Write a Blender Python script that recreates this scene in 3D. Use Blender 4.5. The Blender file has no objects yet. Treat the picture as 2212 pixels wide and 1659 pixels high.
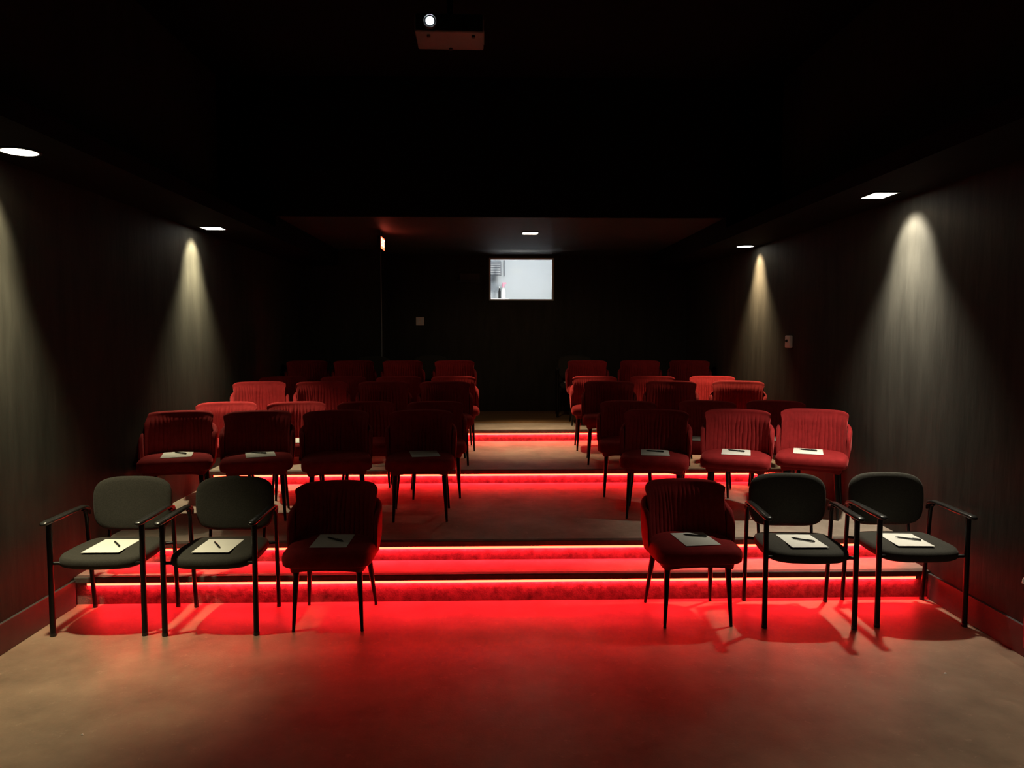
import bpy, bmesh, math, random
from mathutils import Vector, Matrix
random.seed(7)
R = math.radians
SC = bpy.context.scene
COL = SC.collection
PI = math.pi

# ------------------------------------------------------------------ look
SC.view_settings.view_transform = 'Standard'
SC.view_settings.look = 'None'
SC.view_settings.exposure = 0.0
SC.view_settings.gamma = 1.0
SC.view_settings.use_curve_mapping = False
w = bpy.data.worlds.new('World'); SC.world = w
w.use_nodes = True
w.node_tree.nodes['Background'].inputs[0].default_value = (0, 0, 0, 1)
w.node_tree.nodes['Background'].inputs[1].default_value = 0.0

# ------------------------------------------------------------------ camera
cam = bpy.data.cameras.new('camera'); co = bpy.data.objects.new('camera', cam)
COL.objects.link(co)
cam.sensor_width = 36.0; cam.sensor_fit = 'HORIZONTAL'
cam.lens = 36.0 * 1600.0 / 2212.0
cam.clip_start = 0.05; cam.clip_end = 60
co.location = (0, 0, 1.74)
co.rotation_euler = (R(90 - 3.8438), 0, R(-1.4646))
SC.camera = co

# ------------------------------------------------------------------ materials
def mat(name, base, rough=0.6, metal=0.0, spec=0.5, sheen=0.0, sheen_tint=(1, 1, 1), noise=None, bump=None, stretch=(1, 1, 1), coat=0.0):
    """noise=(scale, amount, detail); bump=(scale, strength, distance)"""
    m = bpy.data.materials.new(name); m.use_nodes = True
    nt = m.node_tree; b = nt.nodes['Principled BSDF']
    b.inputs['Base Color'].default_value = (*base, 1)
    b.inputs['Roughness'].default_value = rough
    b.inputs['Metallic'].default_value = metal
    b.inputs['Specular IOR Level'].default_value = spec
    b.inputs['Sheen Weight'].default_value = sheen
    b.inputs['Sheen Tint'].default_value = (*sheen_tint, 1)
    b.inputs['Sheen Roughness'].default_value = 0.4
    b.inputs['Coat Weight'].default_value = coat
    if noise or bump:
        tc = nt.nodes.new('ShaderNodeTexCoord'); mp = nt.nodes.new('ShaderNodeMapping')
        mp.inputs['Scale'].default_value = stretch
        nt.links.new(tc.outputs['Object'], mp.inputs['Vector'])
    if noise:
        n = nt.nodes.new('ShaderNodeTexNoise'); n.inputs['Scale'].default_value = noise[0]; n.inputs['Detail'].default_value = noise[2]
        n.inputs['Roughness'].default_value = 0.65
        nt.links.new(mp.outputs['Vector'], n.inputs['Vector'])
        r = nt.nodes.new('ShaderNodeValToRGB')
        a = noise[1]
        r.color_ramp.elements[0].position = 0.3; r.color_ramp.elements[1].position = 0.7
        r.color_ramp.elements[0].color = (*[c * (1 - a) for c in base], 1)
        r.color_ramp.elements[1].color = (*[min(1, c * (1 + a)) for c in base], 1)
        nt.links.new(n.outputs['Fac'], r.inputs['Fac']); nt.links.new(r.outputs['Color'], b.inputs['Base Color'])
    if bump:
        n2 = nt.nodes.new('ShaderNodeTexNoise'); n2.inputs['Scale'].default_value = bump[0]; n2.inputs['Detail'].default_value = 6
        nt.links.new(mp.outputs['Vector'], n2.inputs['Vector'])
        bp = nt.nodes.new('ShaderNodeBump'); bp.inputs['Strength'].default_value = bump[1]; bp.inputs['Distance'].default_value = bump[2]
        nt.links.new(n2.outputs['Fac'], bp.inputs['Height']); nt.links.new(bp.outputs['Normal'], b.inputs['Normal'])
    return m

def emis(name, color, strength):
    m = bpy.data.materials.new(name); m.use_nodes = True
    nt = m.node_tree; nt.nodes.clear()
    o = nt.nodes.new('ShaderNodeOutputMaterial'); e = nt.nodes.new('ShaderNodeEmission')
    e.inputs[0].default_value = (*color, 1); e.inputs[1].default_value = strength
    nt.links.new(e.outputs[0], o.inputs[0])
    return m

def floor_mat(name, base, rough, scale):
    """worn sealed concrete: broad mottling, fine grain, scuffs, soft gloss"""
    m = mat(name, base, rough, spec=0.35, noise=(scale, 0.34, 10), bump=(90, 0.3, 0.002))
    nt = m.node_tree; b = nt.nodes['Principled BSDF']
    tc = nt.nodes.new('ShaderNodeTexCoord')
    n = nt.nodes.new('ShaderNodeTexNoise'); n.inputs['Scale'].default_value = 5.0; n.inputs['Detail'].default_value = 5
    nt.links.new(tc.outputs['Object'], n.inputs['Vector'])
    mr = nt.nodes.new('ShaderNodeMapRange'); mr.inputs['To Min'].default_value = rough - 0.10; mr.inputs['To Max'].default_value = rough + 0.14
    nt.links.new(n.outputs['Fac'], mr.inputs['Value']); nt.links.new(mr.outputs['Result'], b.inputs['Roughness'])
    # pale scuffs
    v = nt.nodes.new('ShaderNodeTexNoise'); v.inputs['Scale'].default_value = 14; v.inputs['Detail'].default_value = 10; v.inputs['Roughness'].default_value = 0.8
    nt.links.new(tc.outputs['Object'], v.inputs['Vector'])
    cr = nt.nodes.new('ShaderNodeValToRGB'); cr.color_ramp.elements[0].position = 0.57; cr.color_ramp.elements[1].position = 0.70
    cr.color_ramp.elements[0].color = (0, 0, 0, 1); cr.color_ramp.elements[1].color = (0.6, 0.6, 0.6, 1)
    nt.links.new(v.outputs['Fac'], cr.inputs['Fac'])
    src = b.inputs['Base Color'].links[0].from_socket
    mx = nt.nodes.new('ShaderNodeMix'); mx.data_type = 'RGBA'
    nt.links.new(cr.outputs['Color'], mx.inputs['Factor'])
    nt.links.new(src, mx.inputs[6]); mx.inputs[7].default_value = (*[min(1, c * 1.7 + 0.03) for c in base], 1)
    nt.links.new(mx.outputs[2], b.inputs['Base Color'])
    return m

M = {}
M['wall'] = mat('black_painted_plywood', (0.036, 0.034, 0.029), 0.68, spec=0.12, noise=(9, 0.28, 10), bump=(26, 0.5, 0.004), stretch=(1, 1, 0.16))
M['ceiling'] = mat('black_ceiling_paint', (0.010, 0.010, 0.010), 0.8, spec=0.05, noise=(6, 0.15, 3))
M['back_ceiling'] = mat('grey_black_ceiling_paint', (0.05, 0.05, 0.05), 0.6, spec=0.2, noise=(6, 0.12, 3))
M['baseboard'] = mat('dark_baseboard_paint', (0.050, 0.045, 0.042), 0.5, spec=0.4, noise=(8, 0.15, 4))
M['floor'] = floor_mat('sealed_concrete', (0.240, 0.163, 0.110), 0.42, 2.2)
M['tread'] = floor_mat('platform_concrete', (0.285, 0.225, 0.180), 0.55, 3.0)
M['riser'] = mat('riser_carpet', (0.17, 0.115, 0.10), 0.85, spec=0.2, noise=(16, 0.55, 8), bump=(120, 0.6, 0.004))
M['nosing'] = mat('nosing_edge', (0.10, 0.075, 0.062), 0.7, spec=0.3, noise=(14, 0.35, 6))
M['brown'] = mat('brown_floor_boards', (0.24, 0.135, 0.062), 0.6, spec=0.3, noise=(5, 0.3, 6), stretch=(0.3, 2, 1))
M['velvet'] = mat('red_velvet', (0.260, 0.017, 0.019), 0.8, spec=0.08, sheen=0.30, sheen_tint=(1.0, 0.20, 0.20), noise=(20, 0.15, 4), bump=(160, 0.2, 0.002))
M['blackmetal'] = mat('black_metal', (0.007, 0.0065, 0.0065), 0.42, metal=0.0, spec=0.28, noise=(30, 0.2, 2))
M['fabric'] = mat('black_fabric', (0.040, 0.037, 0.030), 0.85, spec=0.2, sheen=0.06, noise=(140, 0.25, 3), bump=(300, 0.4, 0.002))
M['armpad'] = mat('black_plastic', (0.018, 0.017, 0.016), 0.30, spec=0.5, noise=(20, 0.1, 2))
M['paper'] = mat('white_paper', (0.80, 0.78, 0.72), 0.8, spec=0.2, noise=(5, 0.03, 3))
M['pen'] = mat('black_pen', (0.010, 0.010, 0.010), 0.35, spec=0.5, noise=(30, 0.1, 2))
M['whiteplastic'] = mat('white_plastic', (0.82, 0.76, 0.72), 0.45, noise=(20, 0.05, 2))
M['white'] = mat('white_paint', (0.70, 0.735, 0.77), 0.7, noise=(3, 0.03, 3))
M['frame'] = mat('white_frame_paint', (0.78, 0.79, 0.80), 0.5, noise=(5, 0.03, 3))
M['grey'] = mat('grey_enamel', (0.27, 0.28, 0.31), 0.5, noise=(10, 0.08, 3))
M['pink'] = mat('pink_plastic', (0.75, 0.36, 0.48), 0.4, noise=(20, 0.05, 2))
M['dark'] = mat('dark_plastic', (0.02, 0.02, 0.022), 0.4, noise=(20, 0.1, 2))
M['proj'] = mat('projector_case', (0.23, 0.22, 0.22), 0.5, noise=(20, 0.06, 3))
M['projfront'] = mat('projector_front', (0.02, 0.02, 0.022), 0.5, noise=(20, 0.06, 3))
M['steel'] = mat('brushed_steel', (0.6, 0.58, 0.56), 0.3, metal=1.0, noise=(30, 0.1, 3))
M['trim'] = mat('black_trim', (0.014, 0.014, 0.014), 0.5, noise=(20, 0.1, 2))
M['redpaint'] = mat('extinguisher_red', (0.16, 0.008, 0.025), 0.4, spec=0.5, noise=(8, 0.08, 2))
M['led'] = emis('red_led_diffuser', (1.0, 0.0175, 0.0075), 40.0)
M['ledcore'] = emis('red_led_core', (1.0, 0.0150, 0.0300), 185.0)
M['lamp'] = emis('warm_white_lens', (1.0, 0.93, 0.70), 9.0)
M['lampcool'] = emis('neutral_white_lens', (1.0, 0.95, 0.80), 14.0)
M['lampbulb'] = emis('bright_warm_lens', (1.0, 0.86, 0.60), 22.0)
M['beam'] = emis('projector_lens_glow', (0.80, 0.92, 1.0), 30.0)
M['exit'] = emis('exit_sign_face', (1.0, 0.050, 0.020), 12.0)
M['exitletters'] = emis('exit_sign_letters', (1.0, 0.45, 0.30), 6.0)
# window glass: clear with a fresnel reflection
g = bpy.data.materials.new('window_glass'); g.use_nodes = True
nt = g.node_tree; nt.nodes.clear()
o_ = nt.nodes.new('ShaderNodeOutputMaterial'); t_ = nt.nodes.new('ShaderNodeBsdfTransparent'); gl = nt.nodes.new('ShaderNodeBsdfGlossy')
gl.inputs['Roughness'].default_value = 0.12; t_.inputs[0].default_value = (0.95, 0.97, 0.98, 1)
fr = nt.nodes.new('ShaderNodeFresnel'); fr.inputs[0].default_value = 1.45; ms = nt.nodes.new('ShaderNodeMixShader')
nt.links.new(fr.outputs[0], ms.inputs[0]); nt.links.new(t_.outputs[0], ms.inputs[1]); nt.links.new(gl.outputs[0], ms.inputs[2])
nt.links.new(ms.outputs[0], o_.inputs[0]); M['glass'] = g

# ------------------------------------------------------------------ mesh helpers
def obj(name, bm, m, parent=None, smooth=True, loc=None):
    bmesh.ops.recalc_face_normals(bm, faces=bm.faces)
    me = bpy.data.meshes.new(name); bm.to_mesh(me); bm.free()
    me.materials.append(m)
    if smooth:
        for p in me.polygons: p.use_smooth = True
    o = bpy.data.objects.new(name, me); COL.objects.link(o)
    if parent: o.parent = parent
    if loc: o.location = loc
    if smooth:
        es = o.modifiers.new('edges', 'EDGE_SPLIT'); es.split_angle = R(42)
    return o

def box(bm, x0, x1, y0, y1, z0, z1, bev=0.0):
    vs = [bm.verts.new((x, y, z)) for x in (x0, x1) for y in (y0, y1) for z in (z0, z1)]
    fs = [(0, 1, 3, 2), (4, 6, 7, 5), (0, 4, 5, 1), (2, 3, 7, 6), (0, 2, 6, 4), (1, 5, 7, 3)]
    faces = [bm.faces.new([vs[i] for i in f]) for f in fs]
    if bev > 0:
        es = list({e for f in faces for e in f.edges})
        bmesh.ops.bevel(bm, geom=es, offset=bev, segments=3, profile=0.5, affect='EDGES')

def tube(bm, pts, rad, seg=12, cap=True):
    """round tube along points; rad may be a list"""
    pts = [Vector(p) for p in pts]; n = len(pts)
    if not isinstance(rad, (list, tuple)): rad = [rad] * n
    prev = None; rings = []
    for i, p in enumerate(pts):
        d = (pts[min(i + 1, n - 1)] - pts[max(i - 1, 0)]).normalized()
        if prev is None:
            a = Vector((1, 0, 0)) if abs(d.x) < 0.8 else Vector((0, 1, 0))
            nx = (a - d * a.dot(d)).normalized()
        else:
            nx = (prev - d * prev.dot(d)).normalized()
        prev = nx; ny = d.cross(nx)
        rings.append([bm.verts.new(p + (nx * math.cos(2 * PI * k / seg) + ny * math.sin(2 * PI * k / seg)) * rad[i]) for k in range(seg)])
    for i in range(n - 1):
        for k in range(seg):
            bm.faces.new((rings[i][k], rings[i][(k + 1) % seg], rings[i + 1][(k + 1) % seg], rings[i + 1][k]))
    if cap:
        bm.faces.new(rings[0]); bm.faces.new(rings[-1])

def lathe(bm, prof, seg=24, c=(0, 0)):
    rings = []
    for r, z in prof:
        rings.append([bm.verts.new((c[0] + r * math.cos(2 * PI * k / seg), c[1] + r * math.sin(2 * PI * k / seg), z)) for k in range(seg)])
    for i in range(len(rings) - 1):
        for k in range(seg):
            bm.faces.new((rings[i][k], rings[i][(k + 1) % seg], rings[i + 1][(k + 1) % seg], rings[i + 1][k]))
    bm.faces.new(rings[0]); bm.faces.new(rings[-1])

def loops(bm, ls, closed_caps=True):
    """skin closed loops of equal length"""
    rs = [[bm.verts.new(p) for p in l] for l in ls]
    n = len(rs[0])
    for i in range(len(rs) - 1):
        for k in range(n):
            bm.faces.new((rs[i][k], rs[i][(k + 1) % n], rs[i + 1][(k + 1) % n], rs[i + 1][k]))
    if closed_caps:
        bm.faces.new(rs[0]); bm.faces.new(rs[-1])

def sstep(a, b, x):
    t = max(0.0, min(1.0, (x - a) / (b - a))); return t * t * (3 - 2 * t)

def sup(t, n):
    c, s = math.cos(t), math.sin(t)
    return math.copysign(abs(c) ** (2 / n), c), math.copysign(abs(s) ** (2 / n), s)

# ------------------------------------------------------------------ things
def tag(o, label, cat, group=None):
    o['label'] = label; o['category'] = cat
    if group: o['group'] = group
    return o

def thing(name, label, cat, loc=(0, 0, 0), rz=0.0, group=None):
    o = bpy.data.objects.new(name, None); COL.objects.link(o)
    o.empty_display_size = 0.1
    o.location = loc; o.rotation_euler = (0, 0, rz)
    return tag(o, label, cat, group)

KIDS = {}
def dup(root, loc, rz, label):
    r = root.copy(); COL.objects.link(r); r.location = loc; r.rotation_euler = (0, 0, rz); r['label'] = label
    for ch in list(root.children):
        c = ch.copy(); COL.objects.link(c); c.parent = r
        for gc in list(ch.children):
            d = gc.copy(); COL.objects.link(d); d.parent = c
    return r

def struct(name, bm, m, smooth=False, parent=None):
    o = obj(name, bm, m, parent, smooth)
    if parent is None: o['kind'] = 'structure'
    return o

def sbox(name, m, *a, **k):
    bm = bmesh.new(); box(bm, *a, **k); return struct(name, bm, m)

# ================================================================== the room
XL, XR = -2.69, 2.88
YB = 11.0
ZC = 4.25
Z1, Z2, Z3, Z4 = 0.185, 0.325, 0.455, 0.590
Y1, Y2, Y3, Y4, Y5 = 4.745, 5.03, 6.98, 8.88, 9.55
sbox('floor', M['floor'], XL - 0.1, XR + 0.1, -1.6, Y1, -0.1, 0.0)
# platforms: each is a raised slab with an overhanging edge board and a riser
def platform(name, y0, y1, z0, z1):
    p = sbox(name, M['tread'], XL, XR, y0 + 0.02, y1 + 0.02, -0.1, z1)
    bm = bmesh.new(); box(bm, XL + 0.003, XR - 0.003, y0, y0 + 0.0205, z0, z1 - 0.04)
    o = obj('riser', bm, M['riser'], p, False)
    bm = bmesh.new(); box(bm, XL + 0.003, XR - 0.003, y0 - 0.028, y0 + 0.0205, z1 - 0.04, z1 + 0.0008, 0.006)
    obj('nosing', bm, M['nosing'], p, False)
    return p
platform('step_floor', Y1, Y2, 0.0, Z1)
platform('lower_platform_floor', Y2, Y3, Z1, Z2)
platform('middle_platform_floor', Y3, Y4, Z2, Z3)
platform('upper_platform_floor', Y4, YB, Z3, Z4)
sbox('rear_floor', M['brown'], XL + 0.02, XR - 0.02, Y5, YB, Z4, Z4 + 0.006)

sbox('wall_left', M['wall'], XL - 0.1, XL, -1.6, YB + 0.1, -0.1, ZC)
sbox('wall_right', M['wall'], XR, XR + 0.1, -1.6, YB + 0.1, -0.1, ZC)
sbox('wall_front', M['wall'], XL - 0.1, XR + 0.1, -1.7, -1.6, -0.1, ZC)
sbox('ceiling', M['ceiling'], XL - 0.1, XR + 0.1, -1.7, 7.44, ZC, ZC + 0.1)
# back wall around the booth window
WX0, WX1, WZ0, WZ1 = -0.055, 0.897, 2.235, 2.862
bm = bmesh.new()
box(bm, XL, WX0, YB, YB + 0.12, -0.1, ZC); box(bm, WX1, XR, YB, YB + 0.12, -0.1, ZC)
box(bm, WX0, WX1, YB, YB + 0.12, -0.1, WZ0); box(bm, WX0, WX1, YB, YB + 0.12, WZ1, ZC)
struct('wall_back', bm, M['wall'])
# corner box at the left rear, with a thin corner bead
sbox('wall_left_rear', M['wall'], XL, -1.553, 10.36, YB, Z4, 2.905)
sbox('trim_1', M['grey'], -1.552, -1.540, 10.352, 10.364, Z4, 2.905)
# low rear ceiling, its header, and the soffits along the side walls that carry the wall washers
sbox('ceiling_rear', M['back_ceiling'], XL, XR, 7.46, YB, 2.905, 3.0)
sbox('ceiling_header', M['ceiling'], XL, XR, 7.44, 7.50, 2.905, ZC)
sbox('ceiling_soffit_left', M['ceiling'], XL, XL + 0.55, -1.6, 7.44, 2.69, 2.80)
sbox('ceiling_soffit_right', M['ceiling'], XR - 0.55, XR, -1.6, 7.44, 2.69, 2.80)
sbox('ceiling_soffit_left_rear', M['ceiling'], XL, XL + 0.55, 7.44, 10.36, 2.69, 2.904)
sbox('ceiling_soffit_right_rear', M['ceiling'], XR - 0.55, XR, 7.44, YB, 2.69, 2.904)
# baseboards
sbox('baseboard_left', M['baseboard'], XL, XL + 0.018, -1.6, Y1 - 0.03, 0.0, 0.17, bev=0.004)
sbox('baseboard_right', M['baseboard'], XR - 0.018, XR, -1.6, Y1 - 0.03, 0.0, 0.17, bev=0.004)

# ---- projection booth behind the window
bm = bmesh.new()
BX0, BX1, BY1, BZ0, BZ1 = -1.6, 2.4, 13.2, 1.0, 3.5
box(bm, BX0, BX1, BY1, BY1 + 0.05, BZ0, BZ1); box(bm, BX0 - 0.05, BX0, YB + 0.12, BY1, BZ0, BZ1)
box(bm, BX1, BX1 + 0.05, YB + 0.12, BY1, BZ0, BZ1); box(bm, BX0, BX1, YB + 0.12, BY1, BZ0 - 0.05, BZ0)
box(bm, BX0, BX1, YB + 0.12, BY1, BZ1, BZ1 + 0.05)
struct('wall_booth', bm, M['white'])
wn = bpy.data.objects.new('window_1', None); COL.objects.link(wn); wn.location = ((WX0 + WX1) / 2, YB + 0.06, (WZ0 + WZ1) / 2)
wn['kind'] = 'structure'
hw, hh = (WX1 - WX0) / 2, (WZ1 - WZ0) / 2
bm = bmesh.new(); fw = 0.022
box(bm, -hw, hw, -0.05, 0.055, hh - fw, hh); box(bm, -hw, hw, -0.05, 0.055, -hh, -hh + fw)
box(bm, -hw, -hw + fw, -0.05, 0.055, -hh + fw, hh - fw); box(bm, hw - fw, hw, -0.05, 0.055, -hh + fw, hh - fw)
obj('window_frame', bm, M['frame'], wn, False)
bm = bmesh.new(); box(bm, -hw + fw, hw - fw, 0.018, 0.022, -hh + fw, hh - fw); obj('window_pane', bm, M['glass'], wn, False)
bm = bmesh.new(); box(bm, -hw + 0.002, hw - 0.002, 0.055, 0.20, -hh, -hh + fw); obj('window_sill', bm, M['frame'], wn, False)
# things seen through it
SY = 12.55; zs = 2.337
t = thing('booth_shelf', 'white ledge at the lower left behind the booth window', 'shelf', (0.16, SY, zs))
bm = bmesh.new(); box(bm, -0.62, 0.11, -0.09, 0.10, -0.025, 0.0, 0.004); obj('board', bm, M['frame'], t, False)
for x in (-0.5, 0.02):
    bm = bmesh.new(); tube(bm, [(x, 0.0, -0.0255), (x, 0.0, -(zs - BZ0) + 0.001)], 0.014); obj('post', bm, M['grey'], t)
t = thing('spray_bottle', 'white bottle with pink cap seen through the booth window', 'bottle', (0.172, SY - 0.03, zs + 0.0005))
bm = bmesh.new(); lathe(bm, [(0.036, 0), (0.040, 0.004), (0.040, 0.13), (0.033, 0.16), (0.018, 0.178), (0.018, 0.188)], 20); obj('body', bm, M['frame'], t)
bm = bmesh.new(); lathe(bm, [(0.020, 0.183), (0.024, 0.188), (0.024, 0.235), (0.014, 0.25)], 16); box(bm, -0.014, 0.052, -0.012, 0.012, 0.240, 0.270, 0.004); obj('cap', bm, M['pink'], t)
t = thing('dark_bottle', 'slim dark bottle left of the white bottle behind the booth window', 'bottle', (0.110, SY - 0.03, zs + 0.0005))
bm = bmesh.new(); lathe(bm, [(0.017, 0), (0.020, 0.003), (0.020, 0.12), (0.012, 0.15), (0.008, 0.18)], 16); obj('body', bm, M['dark'], t)
bm = bmesh.new(); lathe(bm, [(0.010, 0.178), (0.011, 0.18), (0.011, 0.20), (0.006, 0.205)], 12); obj('cap', bm, M['frame'], t)
t = thing('wall_cabinet', 'grey metal box on the wall inside the projection booth', 'box', (0.02, BY1, 2.86))
bm = bmesh.new(); box(bm, -0.13, 0.13, -0.16, -0.002, -0.09, 0.14, 0.006); obj('case', bm, M['grey'], t, False)
bm = bmesh.new()
for k in range(5): box(bm, -0.11, 0.11, -0.165, -0.159, -0.070 + k * 0.04, -0.058 + k * 0.04)
obj('grille', bm, M['frame'], t, False)
bm = bmesh.new(); tube(bm, [(0.18, -0.02, -0.10), (0.18, -0.02, 0.30)], 0.012); obj('conduit', bm, M['grey'], t)

# ================================================================== LED strips
def strip(y, z, label, x0=XL + 0.08, x1=XR - 0.09):
    t = thing('led_strip', label, 'light strip', ((x0 + x1) / 2, y, z), 0, 'red light strips under the step edges')
    h = (x1 - x0) / 2
    bm = bmesh.new(); box(bm, -h, h, -0.0165, -0.0130, -0.016, -0.001); obj('diffuser', bm, M['led'], t, False)
    bm = bmesh.new(); box(bm, -h, h, -0.0126, -0.0015, -0.0155, -0.0012); obj('light_bar', bm, M['ledcore'], t, False)
    for e0, e1 in ((-h - 0.010, -h - 0.0005), (h + 0.0005, h + 0.010)):
        bm = bmesh.new(); box(bm, e0, e1, -0.0165, -0.001, -0.016, -0.001); obj('end_cap', bm, M['trim'], t, False)
strip(Y1, Z1 - 0.04, 'red glowing light strip under the edge of the lowest step')
strip(Y2, Z2 - 0.04, 'red glowing light strip under the edge of the lowest platform', XL + 0.06, XR - 0.06)
strip(Y3, Z3 - 0.04, 'red glowing light strip under the edge of the middle platform', XL + 0.06, XR - 0.06)
strip(Y4, Z4 - 0.04, 'red glowing light strip under the edge of the topmost platform', XL + 0.06, XR - 0.06)

# ================================================================== downlights
def spot(parent, color, power, angle, blend, rot=(0, 0, 0), z=-0.03, rad=0.05, name='bulb_light'):
    l = bpy.data.lights.new(name, 'SPOT'); l.color = color; l.energy = power
    l.spot_size = R(angle); l.spot_blend = blend; l.shadow_soft_size = rad
    o = bpy.data.objects.new(name, l); COL.objects.link(o); o.parent = parent; o.location = (0, 0, z); o.rotation_euler = rot
    return o

def downlight(x, y, z, label, square, m, sx=0.085, sy=0.10):
    t = thing('ceiling_downlight', label, 'ceiling light', (x, y, z), 0, 'ceiling downlights')
    bm = bmesh.new()
    n = 40
    def ring(a, b, zz): 
        q = 14 if square else 2
        return [(a * sup(2 * PI * k / n, q)[0], b * sup(2 * PI * k / n, q)[1], zz) for k in range(n)]
    loops(bm, [ring(sx + 0.016, sy + 0.016, 0.0), ring(sx + 0.016, sy + 0.016, -0.007), ring(sx + 0.010, sy + 0.010, -0.010), ring(sx + 0.001, sy + 0.001, -0.008), ring(sx + 0.001, sy + 0.001, -0.001)], False)
    obj('trim_ring', bm, M['trim'], t)
    bm = bmesh.new(); loops(bm, [ring(sx, sy, -0.0005), ring(sx, sy, -0.007), ring(sx * 0.9, sy * 0.9, -0.009)]); obj('lens', bm, m, t)
    return t

K = 1.0
WARM = (1.0, 0.89, 0.56); NEUT = (1.0, 0.92, 0.72); ORNG = (1.0, 0.74, 0.42)
def washer(x, y, label, square, m, col, p_down, p_wash, ang, sx, sy, side, spill=1.0):
    d = downlight(x, y, 2.69, label, square, m, sx, sy)
    spot(d, col, p_down * K, ang, 1.0)
    spot(d, col, p_wash * K, 70, 0.6, (0, -side * R(36), 0), name='wall_wash_light')
    spot(d, ORNG, spill * K, 164, 0.3, name='spill_light')
washer(2.633, 5.06, 'square lit downlight over the right wall, nearer of the two there', True, M['lampcool'], NEUT, 260, 145, 87, 0.075, 0.105, 1, 2.2)
washer(2.72, 8.0, 'small warm downlight over the right wall, farther of the two there', False, M['lampcool'], ORNG, 250, 120, 84, 0.085, 0.085, 1, 1.0)
washer(-2.50, 6.76, 'lit downlight over the left wall, farther of the two there', True, M['lampcool'], WARM, 250, 120, 82, 0.085, 0.085, -1, 1.0)
washer(-2.455, 3.98, 'round yellowish downlight at the far left edge of the room', False, M['lamp'], WARM, 320, 105, 68, 0.085, 0.085, -1)
washer(2.633, 2.10, 'downlight over the right wall nearest the front of the room', True, M['lampcool'], NEUT, 140, 40, 84, 0.075, 0.105, 1)
washer(-2.455, 1.25, 'downlight over the left wall nearest the front of the room', False, M['lamp'], WARM, 6, 12, 74, 0.085, 0.085, -1)
d = downlight(0.43, 8.62, 2.905, 'bright warm downlight in the low rear ceiling in front of the booth window', True, M['lampbulb'], 0.085, 0.085)
spot(d, ORNG, 300 * K, 62, 1.0); spot(d, ORNG, 9 * K, 166, 0.3, name='spill_light')

# booth ceiling lamp (real fixture inside the booth)
t = thing('booth_lamp', 'white ceiling lamp inside the projection booth above the window view', 'ceiling light', (0.6, 12.2, BZ1))
bm = bmesh.new(); box(bm, -0.5, 0.5, -0.12, 0.12, -0.06, -0.001, 0.01); obj('diffuser', bm, emis('booth_tube', (0.93, 0.97, 1.0), 10.0), t, False)

t = thing('desk_lamp', 'small lamp shining upward inside the projection booth below its window', 'lamp', (0.42, 11.55, BZ0))
bm = bmesh.new(); lathe(bm, [(0.11, 0.0), (0.11, 0.015), (0.012, 0.025), (0.012, 0.93)], 24); obj('stand', bm, M['dark'], t)
bm = bmesh.new(); lathe(bm, [(0.03, 0.93), (0.08, 0.97), (0.078, 0.97), (0.028, 0.933)], 24); obj('lamp_shade', bm, M['grey'], t)
bm = bmesh.new(); lathe(bm, [(0.01, 0.94), (0.045, 0.965), (0.055, 1.0), (0.045, 1.035), (0.012, 1.05)], 20); obj('bulb', bm, emis('desk_bulb', (1.0, 0.95, 0.86), 650.0), t)

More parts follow.
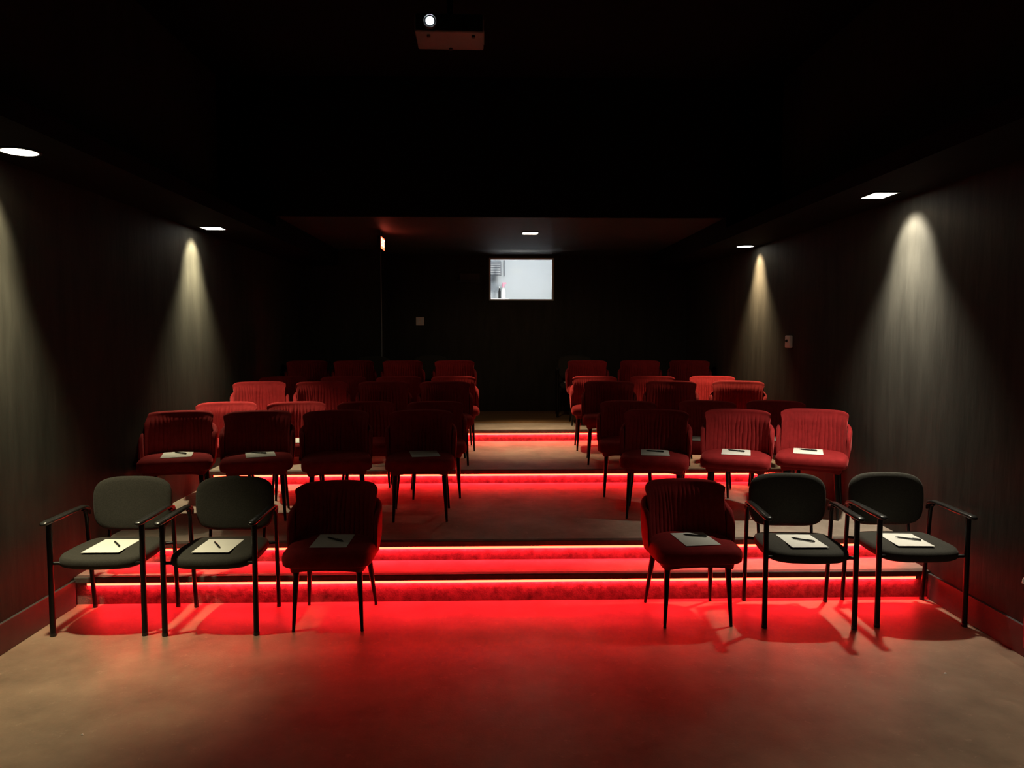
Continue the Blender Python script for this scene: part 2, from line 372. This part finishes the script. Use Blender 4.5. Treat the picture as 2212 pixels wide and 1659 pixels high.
# ================================================================== red velvet chair
def make_red():
    t = thing('red_velvet_chair', 'x', 'chair', (0, 0, 0), 0, 'red velvet chairs in rows')
    # seat cushion
    def plan(s, z, drop=0.0, n=64):
        out = []
        for k in range(n):
            a = 2 * PI * k / n
            cx, cy = sup(a, 6.5 if math.sin(a) < 0 else 5.0)
            wx = 0.262 - 0.022 * max(0, cy)          # narrower at the rear
            out.append((cx * wx * s, -0.03 + cy * 0.235 * s, z - drop * max(0, -cy) ** 3))
        return out
    bm = bmesh.new()
    loops(bm, [plan(0.86, 0.392), plan(0.95, 0.395), plan(0.99, 0.405), plan(1.0, 0.425), plan(1.0, 0.447, 0.004), plan(0.985, 0.465, 0.006), plan(0.955, 0.477, 0.007), plan(0.90, 0.4855, 0.006), plan(0.78, 0.489, 0.003), plan(0.5, 0.490), plan(0.2, 0.490)])
    obj('seat', bm, M['velvet'], t)
    # frame under the seat, arched between the legs
    bm = bmesh.new()
    def fr_(s, z, arch):
        return [(p[0], p[1], z - (arch * (min(1, abs(p[0]) / 0.2) ** 3) * (min(1, abs(p[1] + 0.03) / 0.18) ** 2))) for p in plan(s, z)]
    loops(bm, [fr_(0.55, 0.374, 0), fr_(0.78, 0.372, 0.020), fr_(0.84, 0.374, 0.020), fr_(0.86, 0.394, 0)])
    obj('seat_frame', bm, M['velvet'], t)
    # gathered back cushion
    nU = 120; pl = []
    rnd = random.Random(3)
    pos = -1.0; knots = []
    while pos < 1.0:
        knots.append(pos); pos += rnd.uniform(0.085, 0.16)
    knots.append(1.05)
    def pleat(u):
        for a, b in zip(knots, knots[1:]):
            if a <= u < b:
                q = (u - a) / (b - a); return (4 * q * (1 - q)) ** 0.55
        return 0
    cols = []
    for i in range(nU + 1):
        u = -1 + 2 * i / nU
        th = 0.062 * (1 - abs(u) ** 14) ** 0.5 + 0.004
        fwd = -0.105 * u * u - 0.045 * u ** 6
        pts = []
        zb, zt = 0.45, 0.782
        for j in range(19):
            q = j / 18; z = zb + (zt - zb) * q
            yf = 0.165 + 0.075 * q + 0.012 * sstep(0.75, 1, q)
            amp = 0.0105 * sstep(1.0, 0.82, q) * (0.45 + 0.55 * sstep(0.0, 0.15, q)) if abs(u) < 0.985 else 0
            uu = u + 0.05 * math.sin(5 * q + 7 * u) * (q - 0.2)
            hwid = 0.240 + 0.003 * q + 0.010 * sstep(0.90, 1.0, q)
            z -= 0.022 * q * abs(u) ** 10
            pts.append((u * hwid, yf + fwd - amp * pleat(max(-1, min(0.999, uu))), z))
        hwid = 0.253
        for j in range(1, 8):
            a = PI * j / 8
            pts.append((u * hwid, 0.252 + fwd + th / 2 * (1 - math.cos(a)), 0.782 - 0.022 * abs(u) ** 10 + 0.022 * math.sin(a)))
        for j in range(9):
            q = 1 - j / 8; z = zb + (zt - zb) * q - 0.022 * q * abs(u) ** 10
            pts.append((u * (0.240 + 0.003 * q + 0.010 * sstep(0.90, 1.0, q)), 0.165 + 0.075 * q + 0.012 * sstep(0.75, 1, q) + fwd + th, z))
        cols.append(pts)
    bm = bmesh.new(); loops(bm, cols); obj('backrest', bm, M['velvet'], t)
    # wrap-around shell behind and beside the back cushion
    P = [(-0.268, -0.035), (-0.276, 0.045), (-0.274, 0.125), (-0.245, 0.205), (-0.17, 0.258), (-0.08, 0.282), (0, 0.288)]
    P = P + [(-x, y) for x, y in reversed(P[:-1])]
    P = [Vector((x, y, 0)) for x, y in P]
    def cr(p0, p1, p2, p3, q): return 0.5 * ((2 * p1) + (p2 - p0) * q + (2 * p0 - 5 * p1 + 4 * p2 - p3) * q * q + (3 * p1 - p0 - 3 * p2 + p3) * q ** 3)
    C = []
    for i in range(len(P) - 1):
        for s in range(6):
            C.append(cr(P[max(0, i - 1)], P[i], P[i + 1], P[min(len(P) - 1, i + 2)], s / 6))
    C.append(P[-1]); N = len(C)
    cols = []
    for i, p in enumerate(C):
        d_ = (C[min(N - 1, i + 1)] - C[max(0, i - 1)]).normalized(); nrm = Vector((-d_.y, d_.x, 0))  # outward (left of travel is outside at -x)
        if nrm.dot(p - Vector((0, 0.05, 0))) < 0: nrm = -nrm
        e = min(i, N - 1 - i) / (N - 1)
        zt = 0.545 + 0.095 * sstep(-0.01, 0.08, e) ** 0.7 + 0.055 * sstep(0.05, 0.30, e)
        zb = 0.40 - 0.012 * sstep(0.1, 0.4, e)
        th = 0.034 * (0.35 + 0.65 * sstep(0, 0.06, e))
        pts = []
        for j in range(9):
            q = j / 8; z = zb + (zt - zb) * q
            pts.append(p + nrm * (0.004 - 0.022 * (1 - q) ** 3) + Vector((0, 0, z)))
        for j in range(1, 6):
            a = PI * j / 6
            pts.append(p - nrm * (th / 2 - th / 2 * math.cos(a) - 0.004) + Vector((0, 0, zt + 0.017 * math.sin(a))))
        for j in range(6):
            q = 1 - j / 5; z = zb + (zt - zb) * q
            pts.append(p - nrm * (th - 0.004 + 0.018 * (1 - q) ** 3) + Vector((0, 0, z)))
        cols.append(pts)
    bm = bmesh.new(); loops(bm, cols); obj('back_shell', bm, M['velvet'], t)
    for sx in (-1, 1):
        for (ty, by, bx) in ((-0.165, -0.190, 0.200), (0.150, 0.236, 0.214)):
            bm = bmesh.new()
            a = Vector((sx * 0.182, ty, 0.385)); b = Vector((sx * bx, by, 0.008))
            tube(bm, [a.lerp(b, q) for q in (0, 0.15, 0.5, 0.8, 1)], [0.019, 0.0185, 0.0150, 0.0112, 0.0092], 14)
            lg = obj('leg', bm, M['blackmetal'], t)
            bm = bmesh.new(); lathe(bm, [(0.008, 0.0), (0.0102, 0.002), (0.0102, 0.010), (0.009, 0.014)], 12, (sx * bx, by)); obj('foot', bm, M['armpad'], lg)
    return t

# ================================================================== black stacking armchair
def make_black():
    t = thing('black_armchair', 'x', 'chair', (0, 0, 0), 0, 'black fabric armchairs')
    def plan(s, z, n=64):
        out = []
        for k in range(n):
            a = 2 * PI * k / n; cx, cy = sup(a, 6.0)
            bulge = -0.040 * (1 - min(1, abs(cx)) ** 2) * max(0, -cy)
            out.append((cx * (0.247 - 0.012 * max(0, cy)) * s, (0.0 + cy * 0.215 + bulge) * s, z - 0.010 * max(0, -cy) ** 4))
        return out
    bm = bmesh.new()
    loops(bm, [plan(0.8, 0.402), plan(0.93, 0.405), plan(0.985, 0.415), plan(1.0, 0.432), plan(0.99, 0.450), plan(0.965, 0.462), plan(0.92, 0.468), plan(0.8, 0.4705), plan(0.4, 0.471)])
    obj('seat', bm, M['fabric'], t)
    # back pad
    n = 72; ls = []
    def bp(s, off):
        out = []
        for k in range(n):
            a = 2 * PI * k / n; cx, cz = sup(a, 4.2)
            x = cx * (0.246 - 0.012 * max(0, -cz)) * s
            z = 0.664 + cz * 0.166 * s + (0.012 * (1 - cx * cx) * max(0, cz)) * s
            y = 0.248 + 0.06 * (z - 0.52) - 0.35 * x * x + off
            out.append((x, y, z))
        return out
    ls = [bp(0.55, -0.022), bp(0.85, -0.021), bp(0.95, -0.017), bp(0.99, -0.009), bp(1.0, 0.0), bp(0.99, 0.010), bp(0.95, 0.018), bp(0.85, 0.021), bp(0.4, 0.022)]
    bm = bmesh.new(); loops(bm, ls); obj('backrest', bm, M['fabric'], t)
    # back posts
    for sx in (-1, 1):
        bm = bmesh.new(); tube(bm, [(sx * 0.16, 0.10, 0.398), (sx * 0.165, 0.215, 0.402), (sx * 0.17, 0.262, 0.44), (sx * 0.172, 0.280, 0.54), (sx * 0.172, 0.290, 0.68)], 0.010); obj('back_post', bm, M['blackmetal'], t)
    # legs and arms
    for sx in (-1, 1):
        bm = bmesh.new(); tube(bm, [(sx * 0.262, -0.215, 0.006), (sx * 0.262, -0.212, 0.655)], 0.0155, 14); lg = obj('leg', bm, M['blackmetal'], t)
        bm = bmesh.new(); lathe(bm, [(0.016, 0), (0.0172, 0.002), (0.0172, 0.016), (0.016, 0.02)], 14, (sx * 0.262, -0.215)); obj('foot', bm, M['armpad'], lg)
        bm = bmesh.new(); tube(bm, [(sx * 0.262, 0.240, 0.006), (sx * 0.266, 0.205, 0.40), (sx * 0.267, 0.190, 0.60), (sx * 0.267, 0.175, 0.645), (sx * 0.267, 0.150, 0.658)], 0.013, 14); lg = obj('leg', bm, M['blackmetal'], t)
        bm = bmesh.new(); lathe(bm, [(0.0135, 0), (0.0145, 0.002), (0.0145, 0.016), (0.0135, 0.02)], 14, (sx * 0.262, 0.240)); obj('foot', bm, M['armpad'], lg)
        # arm pad: flat bar with rounded nose, dipping at the rear
        ring = []
        for (y, z, hw_, ht) in ((-0.272, 0.664, 0.006, 0.004), (-0.266, 0.667, 0.018, 0.009), (-0.250, 0.669, 0.0235, 0.012), (-0.10, 0.671, 0.023, 0.012), (0.06, 0.674, 0.020, 0.011), (0.15, 0.672, 0.018, 0.011), (0.195, 0.660, 0.016, 0.010), (0.215, 0.638, 0.014, 0.009), (0.220, 0.615, 0.010, 0.006)):
            l = []
            for k in range(16):
                cx, cz = sup(2 * PI * k / 16, 3.0); l.append((sx * 0.264 + cx * hw_, y, z + cz * ht))
            ring.append(l)
        bm = bmesh.new(); loops(bm, ring); obj('armrest', bm, M['armpad'], t)
    bm = bmesh.new()
    tube(bm, [(-0.262, -0.205, 0.425), (-0.225, -0.20, 0.424), (-0.15, -0.17, 0.398), (0.15, -0.17, 0.398), (0.225, -0.20, 0.424), (0.262, -0.205, 0.425)], 0.010); tube(bm, [(-0.264, 0.20, 0.428), (-0.21, 0.185, 0.426), (-0.15, 0.16, 0.398), (0.15, 0.16, 0.398), (0.21, 0.185, 0.426), (0.264, 0.20, 0.428)], 0.010)
    for sx in (-1, 1): tube(bm, [(sx * 0.16, -0.17, 0.396), (sx * 0.16, 0.16, 0.396)], 0.010)
    obj('seat_frame', bm, M['blackmetal'], t)
    return t

# ------------------------------------------------------------------ papers and pens
def make_paper():
    bm = bmesh.new(); nx, ny = 9, 12
    def zz(u, v): return 0.0012 * math.sin(2.5 * u + 1) * math.sin(2 * v) + 0.0016
    top = [[bm.verts.new((-0.108 + 0.216 * i / nx, -0.14 + 0.28 * j / ny, zz(i / nx, j / ny))) for j in range(ny + 1)] for i in range(nx + 1)]
    bot = [[bm.verts.new((v.co.x, v.co.y, v.co.z - 0.0012)) for v in r] for r in top]
    for i in range(nx):
        for j in range(ny):
            bm.faces.new((top[i][j], top[i + 1][j], top[i + 1][j + 1], top[i][j + 1])); bm.faces.new((bot[i][j], bot[i][j + 1], bot[i + 1][j + 1], bot[i + 1][j]))
    for i in range(nx):
        bm.faces.new((top[i][0], bot[i][0], bot[i + 1][0], top[i + 1][0])); bm.faces.new((top[i][ny], top[i + 1][ny], bot[i + 1][ny], bot[i][ny]))
    for j in range(ny):
        bm.faces.new((top[0][j], top[0][j + 1], bot[0][j + 1], bot[0][j])); bm.faces.new((top[nx][j], bot[nx][j], bot[nx][j + 1], top[nx][j + 1]))
    return obj('paper_sheet', bm, M['paper'])
def make_pen():
    t = thing('pen', 'x', 'pen', (0, 0, 0), 0, 'black pens on the papers')
    bm = bmesh.new(); tube(bm, [(-0.072, 0, 0.006), (-0.068, 0, 0.006), (-0.055, 0, 0.006), (0.066, 0, 0.006), (0.070, 0, 0.006)], [0.0012, 0.002, 0.0052, 0.0055, 0.004], 12); obj('barrel', bm, M['pen'], t)
    bm = bmesh.new(); box(bm, 0.022, 0.066, -0.0014, 0.0014, 0.0115, 0.0132); box(bm, 0.060, 0.066, -0.0014, 0.0014, 0.010, 0.0132); obj('clip', bm, M['pen'], t, False)
    return t

RED = make_red(); BLK = make_black(); PAP = make_paper(); PEN = make_pen()
tag(PAP, 'x', 'paper', 'paper sheets laid on the seats')
used = set()
def put(proto, loc, rz, label):
    if proto.name not in used:
        used.add(proto.name); proto.location = loc; proto.rotation_euler = (0, 0, rz); proto['label'] = label; return proto
    return dup(proto, loc, rz, label)
def rot(v, a): return (v[0] * math.cos(a) - v[1] * math.sin(a), v[0] * math.sin(a) + v[1] * math.cos(a))
def chair(kind, x, y, z, deg, label, where=None, paper=None, pen=None):
    """paper=(dx, dy, rot) in the chair's own frame, pen=(dx, dy, rot) in the paper's"""
    a = R(deg)
    put(RED if kind == 'red' else BLK, (x, y, z), a, label)
    if paper:
        h = z + (0.491 if kind == 'red' else 0.4715)
        dx, dy = rot(paper[:2], a); pa = a + R(paper[2])
        put(PAP, (x + dx, y + dy, h), pa, 'white paper on ' + where)
        if pen:
            ex, ey = rot(pen[:2], pa)
            put(PEN, (x + dx + ex, y + dy + ey, h + 0.0030), pa + R(pen[2]), 'black pen atop paper on ' + where)

# ---- front row on the concrete floor
chair('black', -2.280, 4.452, 0, 0, 'black fabric armchair nearest the left wall in the front row', 'the front black armchair nearest the left wall', (-0.01, -0.02, 0), (0.02, 0.02, -52))
chair('black', -1.636, 4.440, 0, 0, 'black fabric armchair between the leftmost front armchair and a red chair', 'the front black armchair second from the left wall', (-0.015, -0.02, 0), (-0.01, 0.0, -58))
chair('red', -0.972, 4.458, 0, 0, 'shadowed red velvet chair in the front row, left of the open aisle', 'the front red chair left of the aisle', (0.0, -0.02, 0), (0.01, 0.01, -38))
chair('red', 1.210, 4.462, 0, 2, 'red velvet chair in the front row, right of the open aisle', 'the front red chair right of the aisle', (0.02, -0.04, 4), (0.02, 0.05, -25))
chair('black', 1.885, 4.452, 0, -4, 'black fabric armchair beside the front red chair, right of the aisle', 'the front black armchair beside the right red chair', (0.01, -0.02, 3), (0.01, 0.0, -38))
chair('black', 2.550, 4.462, 0, -1, 'black fabric armchair nearest the right wall in the front row', 'the front black armchair nearest the right wall', (-0.005, -0.02, -2), (0.02, 0.0, -30))

# ---- rows on the platforms: (row phrase, back-top y, z, left list, right list); each chair is (x of the back's top, turn, paper, pen)
rows = [
 ('lowest platform front row', 5.955, Z2,
   [(-2.493, 15, (0, -0.02, 3), (0.02, 0.03, -50)), (-1.877, 14, (0.02, -0.02, 6), (-0.01, 0.03, -40)), (-1.261, 12, None, None), (-0.575, 3, (0.03, -0.02, 8), None)],
   [(1.330, -15, (0.0, -0.02, 4), (0.0, 0.03, -20)), (1.997, -21, (0.0, -0.02, 2), (0.0, 0.03, -25)), (2.630, -27, (-0.03, -0.02, 4), (0.0, 0.03, -20))]),
 ('lowest platform back row', 6.74, Z2,
   [(-2.405, 16, None, None), (-1.790, 18, (0.055, -0.065, 4), None), (-1.164, 14, None, None), (-0.531, 6, None, None)],
   [(1.237, -10, None, None), (1.975, -19, (-0.05, -0.065, 0), None), (2.600, -19, (-0.065, -0.07, 0), None)]),
 ('middle platform front row', 7.60, Z3,
   [(-2.390, 21, None, None), (-1.765, 19, None, None), (-1.130, 13, None, None), (-0.505, 8, None, None)],
   [(1.194, -8, None, None), (1.844, -16, None, None), (2.544, -20, None, None)]),
 ('middle platform back row', 8.50, Z3,
   [(-2.407, 20, None, None), (-1.723, 18, None, None), (-1.085, 10, None, None), (-0.465, 8, None, None)],
   [(1.164, -5, None, None), (1.846, -14, None, None), (2.548, -22, None, None)]),
 ('row on topmost platform', 9.62, Z4 + 0.006,
   [(-2.404, 16, None, None), (-1.806, 14, None, None), (-1.177, 10, None, None), (-0.502, 4, None, None)],
   [(1.218, -4, None, None), (1.913, -10, None, None), (2.560, -12, None, None)]),
]
LP = ['nearest the left wall', 'second from the left wall', 'second left of the aisle', 'just left of the aisle']
RP = ['just right of the aisle', 'midway toward the right wall', 'nearest the right wall']
for phrase, yb, z, L, Rr in rows:
    for lst, names in ((L, LP), (Rr, RP)):
        for (xb, deg, pap, pen), nm in zip(lst, names):
            a = R(deg); ox, oy = rot((0, 0.235), a)
            chair('red', xb - ox, yb - oy, z, deg, 'red velvet chair %s, %s' % (nm, phrase), 'red chair %s, %s' % (nm, phrase), pap, pen)
# ---- black armchairs against the back wall
zb = Z4 + 0.006
chair('black', 1.160, 10.34, zb, -3, 'black armchair behind the topmost red row, right of the aisle', 'the black armchair behind the topmost right row', (-0.06, -0.03, 0), None)
chair('black', -0.875, 10.34, zb, 3, 'black armchair behind the topmost red row, left of the aisle', None)
chair('black', -1.640, 10.02, zb, 4, 'black armchair behind the topmost red row, before the dark rear corner', None)

# ================================================================== fittings
# projector hung from the high ceiling
t = thing('projector', 'ceiling projector with a bright lens hung high above the seats', 'projector', (-0.272, 4.9, 3.615), R(1.0))
bm = bmesh.new(); box(bm, -0.215, 0.215, -0.145, 0.145, 0.0, 0.115, 0.010); obj('case', bm, M['proj'], t)
bm = bmesh.new(); box(bm, -0.207, 0.207, -0.1495, -0.1455, 0.010, 0.107); obj('front_panel', bm, M['projfront'], t, False)
def ycyl(bm, x, z, y0, y1, r0, r1, seg=28):
    tube(bm, [(x, y0, z), (x, y1, z)], [r0, r1], seg)
bm = bmesh.new(); ycyl(bm, -0.118, 0.058, -0.168, -0.150, 0.042, 0.045); lens = obj('lens_barrel', bm, M['projfront'], t)
bm = bmesh.new(); ycyl(bm, -0.118, 0.058, -0.1700, -0.1682, 0.025, 0.025); obj('lens', bm, M['beam'], lens)
bm = bmesh.new(); tube(bm, [(-0.118 + 0.039 * math.cos(q * PI / 16), -0.1695, 0.058 + 0.039 * math.sin(q * PI / 16)) for q in range(33)], 0.0025, 8); obj('lens_ring', bm, M['steel'], lens)
for fx, fy in ((-0.13, -0.10), (0.15, -0.10), (0.0, 0.11)):
    bm = bmesh.new(); lathe(bm, [(0.012, -0.012), (0.012, -0.002), (0.010, 0.0)], 14, (fx, fy)); obj('foot', bm, M['steel'] if fx < -0.1 else M['projfront'], t)
bm = bmesh.new(); box(bm, 0.2155, 0.2185, -0.12, 0.10, 0.02, 0.09); obj('side_trim', bm, M['steel'], t, False)
bm = bmesh.new()
for k in range(6): box(bm, 0.05 + k * 0.022, 0.060 + k * 0.022, -0.1515, -0.1500, 0.03, 0.09)
obj('vent_grille', bm, M['dark'], t, False)
bm = bmesh.new(); tube(bm, [(0, 0, 0.116), (0, 0, ZC - 3.615 - 0.012)], 0.02); lathe(bm, [(0.08, ZC - 3.615 - 0.012), (0.08, ZC - 3.615 - 0.001)], 24); box(bm, -0.09, 0.09, -0.06, 0.06, 0.112, 0.125); obj('ceiling_mount', bm, M['projfront'], t)

# exit sign hung from the low rear ceiling, faces across the room
t = thing('exit_sign', 'red glowing exit sign hung from the low rear ceiling on the left', 'sign', (-1.268, 8.52, 2.69), 0)
bm = bmesh.new(); box(bm, -0.018, 0.018, -0.135, 0.135, 0.0, 0.150, 0.004); obj('housing', bm, M['trim'], t, False)
for sx in (1,):
    bm = bmesh.new(); box(bm, min(sx * 0.0185, sx * 0.0210), max(sx * 0.0185, sx * 0.0210), -0.125, 0.125, 0.010, 0.140); f_ = obj('face', bm, M['exit'], t, False)
    cu = bpy.data.curves.new('lettering', 'FONT'); cu.body = 'EXIT'; cu.size = 0.125; cu.align_x = 'CENTER'; cu.align_y = 'CENTER'; cu.extrude = 0.0006
    tmp = bpy.data.objects.new('lettering', cu); COL.objects.link(tmp)
    bpy.context.view_layer.update()
    me = bpy.data.meshes.new_from_object(tmp.evaluated_get(bpy.context.evaluated_depsgraph_get()))
    bpy.data.objects.remove(tmp); me.materials.clear(); me.materials.append(M['exitletters'])
    tx = bpy.data.objects.new('lettering', me); COL.objects.link(tx); tx.parent = f_
    tx.location = (sx * 0.0218, 0, 0.075); tx.rotation_euler = (PI / 2, 0, sx * PI / 2)
bm = bmesh.new(); tube(bm, [(0, -0.09, 0.151), (0, -0.09, 0.213)], 0.006); tube(bm, [(0, 0.09, 0.151), (0, 0.09, 0.213)], 0.006); obj('hanger', bm, M['trim'], t)

# light switch on the back wall
t = thing('light_switch', 'white two gang light switch plate on the dark back wall', 'switch', (-1.075, YB, 1.931))
bm = bmesh.new(); box(bm, -0.060, 0.060, -0.008, -0.0005, -0.060, 0.060, 0.003); obj('plate', bm, M['whiteplastic'], t, False)
for sx in (-1, 1):
    bm = bmesh.new(); box(bm, sx * 0.025 - 0.017, sx * 0.025 + 0.017, -0.0115, -0.0085, -0.034, 0.034, 0.0012); obj('rocker', bm, M['frame'], t, False)
# dark port cover left of the booth window
t = thing('wall_panel', 'small dark panel with a ledge on the back wall left of the booth window', 'panel', (-0.36, YB, 2.56))
bm = bmesh.new(); box(bm, -0.13, 0.17, -0.018, -0.0005, -0.04, 0.075, 0.003); obj('cover', bm, M['baseboard'], t, False)
bm = bmesh.new(); box(bm, -0.18, 0.18, -0.05, -0.0005, -0.065, -0.042, 0.003); obj('ledge', bm, M['trim'], t, False)
# control box on the right wall
t = thing('wall_control_box', 'small white control box with a dark knob on the right wall', 'control box', (XR, 7.11, 1.668))
bm = bmesh.new(); box(bm, -0.036, -0.0005, -0.055, 0.055, -0.060, 0.060, 0.008); obj('case', bm, M['whiteplastic'], t)
bm = bmesh.new(); tube(bm, [(-0.0365, 0.0, 0.008), (-0.050, 0.0, 0.008)], [0.015, 0.012], 16); obj('knob', bm, M['dark'], t)
# fire extinguisher on the right wall at the frame's edge
t = thing('fire_extinguisher', 'red fire extinguisher with a pale handle hung on the right wall', 'fire extinguisher', (2.800, 3.66, 0.11))
bm = bmesh.new(); lathe(bm, [(0.045, 0.0), (0.052, 0.006), (0.054, 0.03), (0.054, 0.27), (0.048, 0.31), (0.026, 0.335), (0.018, 0.345)], 28); obj('cylinder', bm, M['redpaint'], t)
bm = bmesh.new(); tube(bm, [(-0.012, 0, 0.345), (-0.012, 0, 0.36), (-0.03, 0, 0.382), (-0.058, 0, 0.388), (-0.075, 0, 0.372), (-0.080, 0, 0.352)], [0.014, 0.014, 0.010, 0.009, 0.008, 0.006], 12); obj('handle', bm, M['whiteplastic'], t)
bm = bmesh.new(); tube(bm, [(0.012, 0, 0.35), (0.04, 0.01, 0.34), (0.058, 0.02, 0.28), (0.060, 0.02, 0.12)], 0.008); obj('hose', bm, M['dark'], t)
bm = bmesh.new(); box(bm, 0.05, 0.084, -0.02, 0.02, 0.18, 0.24); obj('bracket', bm, M['trim'], t, False)
# scraps on the floor
def scrap(x, y, label):
    bm = bmesh.new(); v = [bm.verts.new(p) for p in ((-0.006, -0.004, 0.001), (0.006, -0.003, 0.001), (0.004, 0.006, 0.001), (-0.005, 0.005, 0.001), (0.0, 0.001, 0.007))]
    bm.faces.new((v[3], v[2], v[1], v[0]))
    for i in range(4): bm.faces.new((v[i], v[(i + 1) % 4], v[4]))
    tag(obj('paper_scrap', bm, M['paper'], None, False, (x, y, 0.0002)), label, 'scrap', 'scraps on the concrete floor')
scrap(-1.79, 3.16, 'tiny white scrap on bare concrete in front of the left chairs')
scrap(2.32, 3.64, 'tiny white scrap on bare concrete in front of the right chairs')
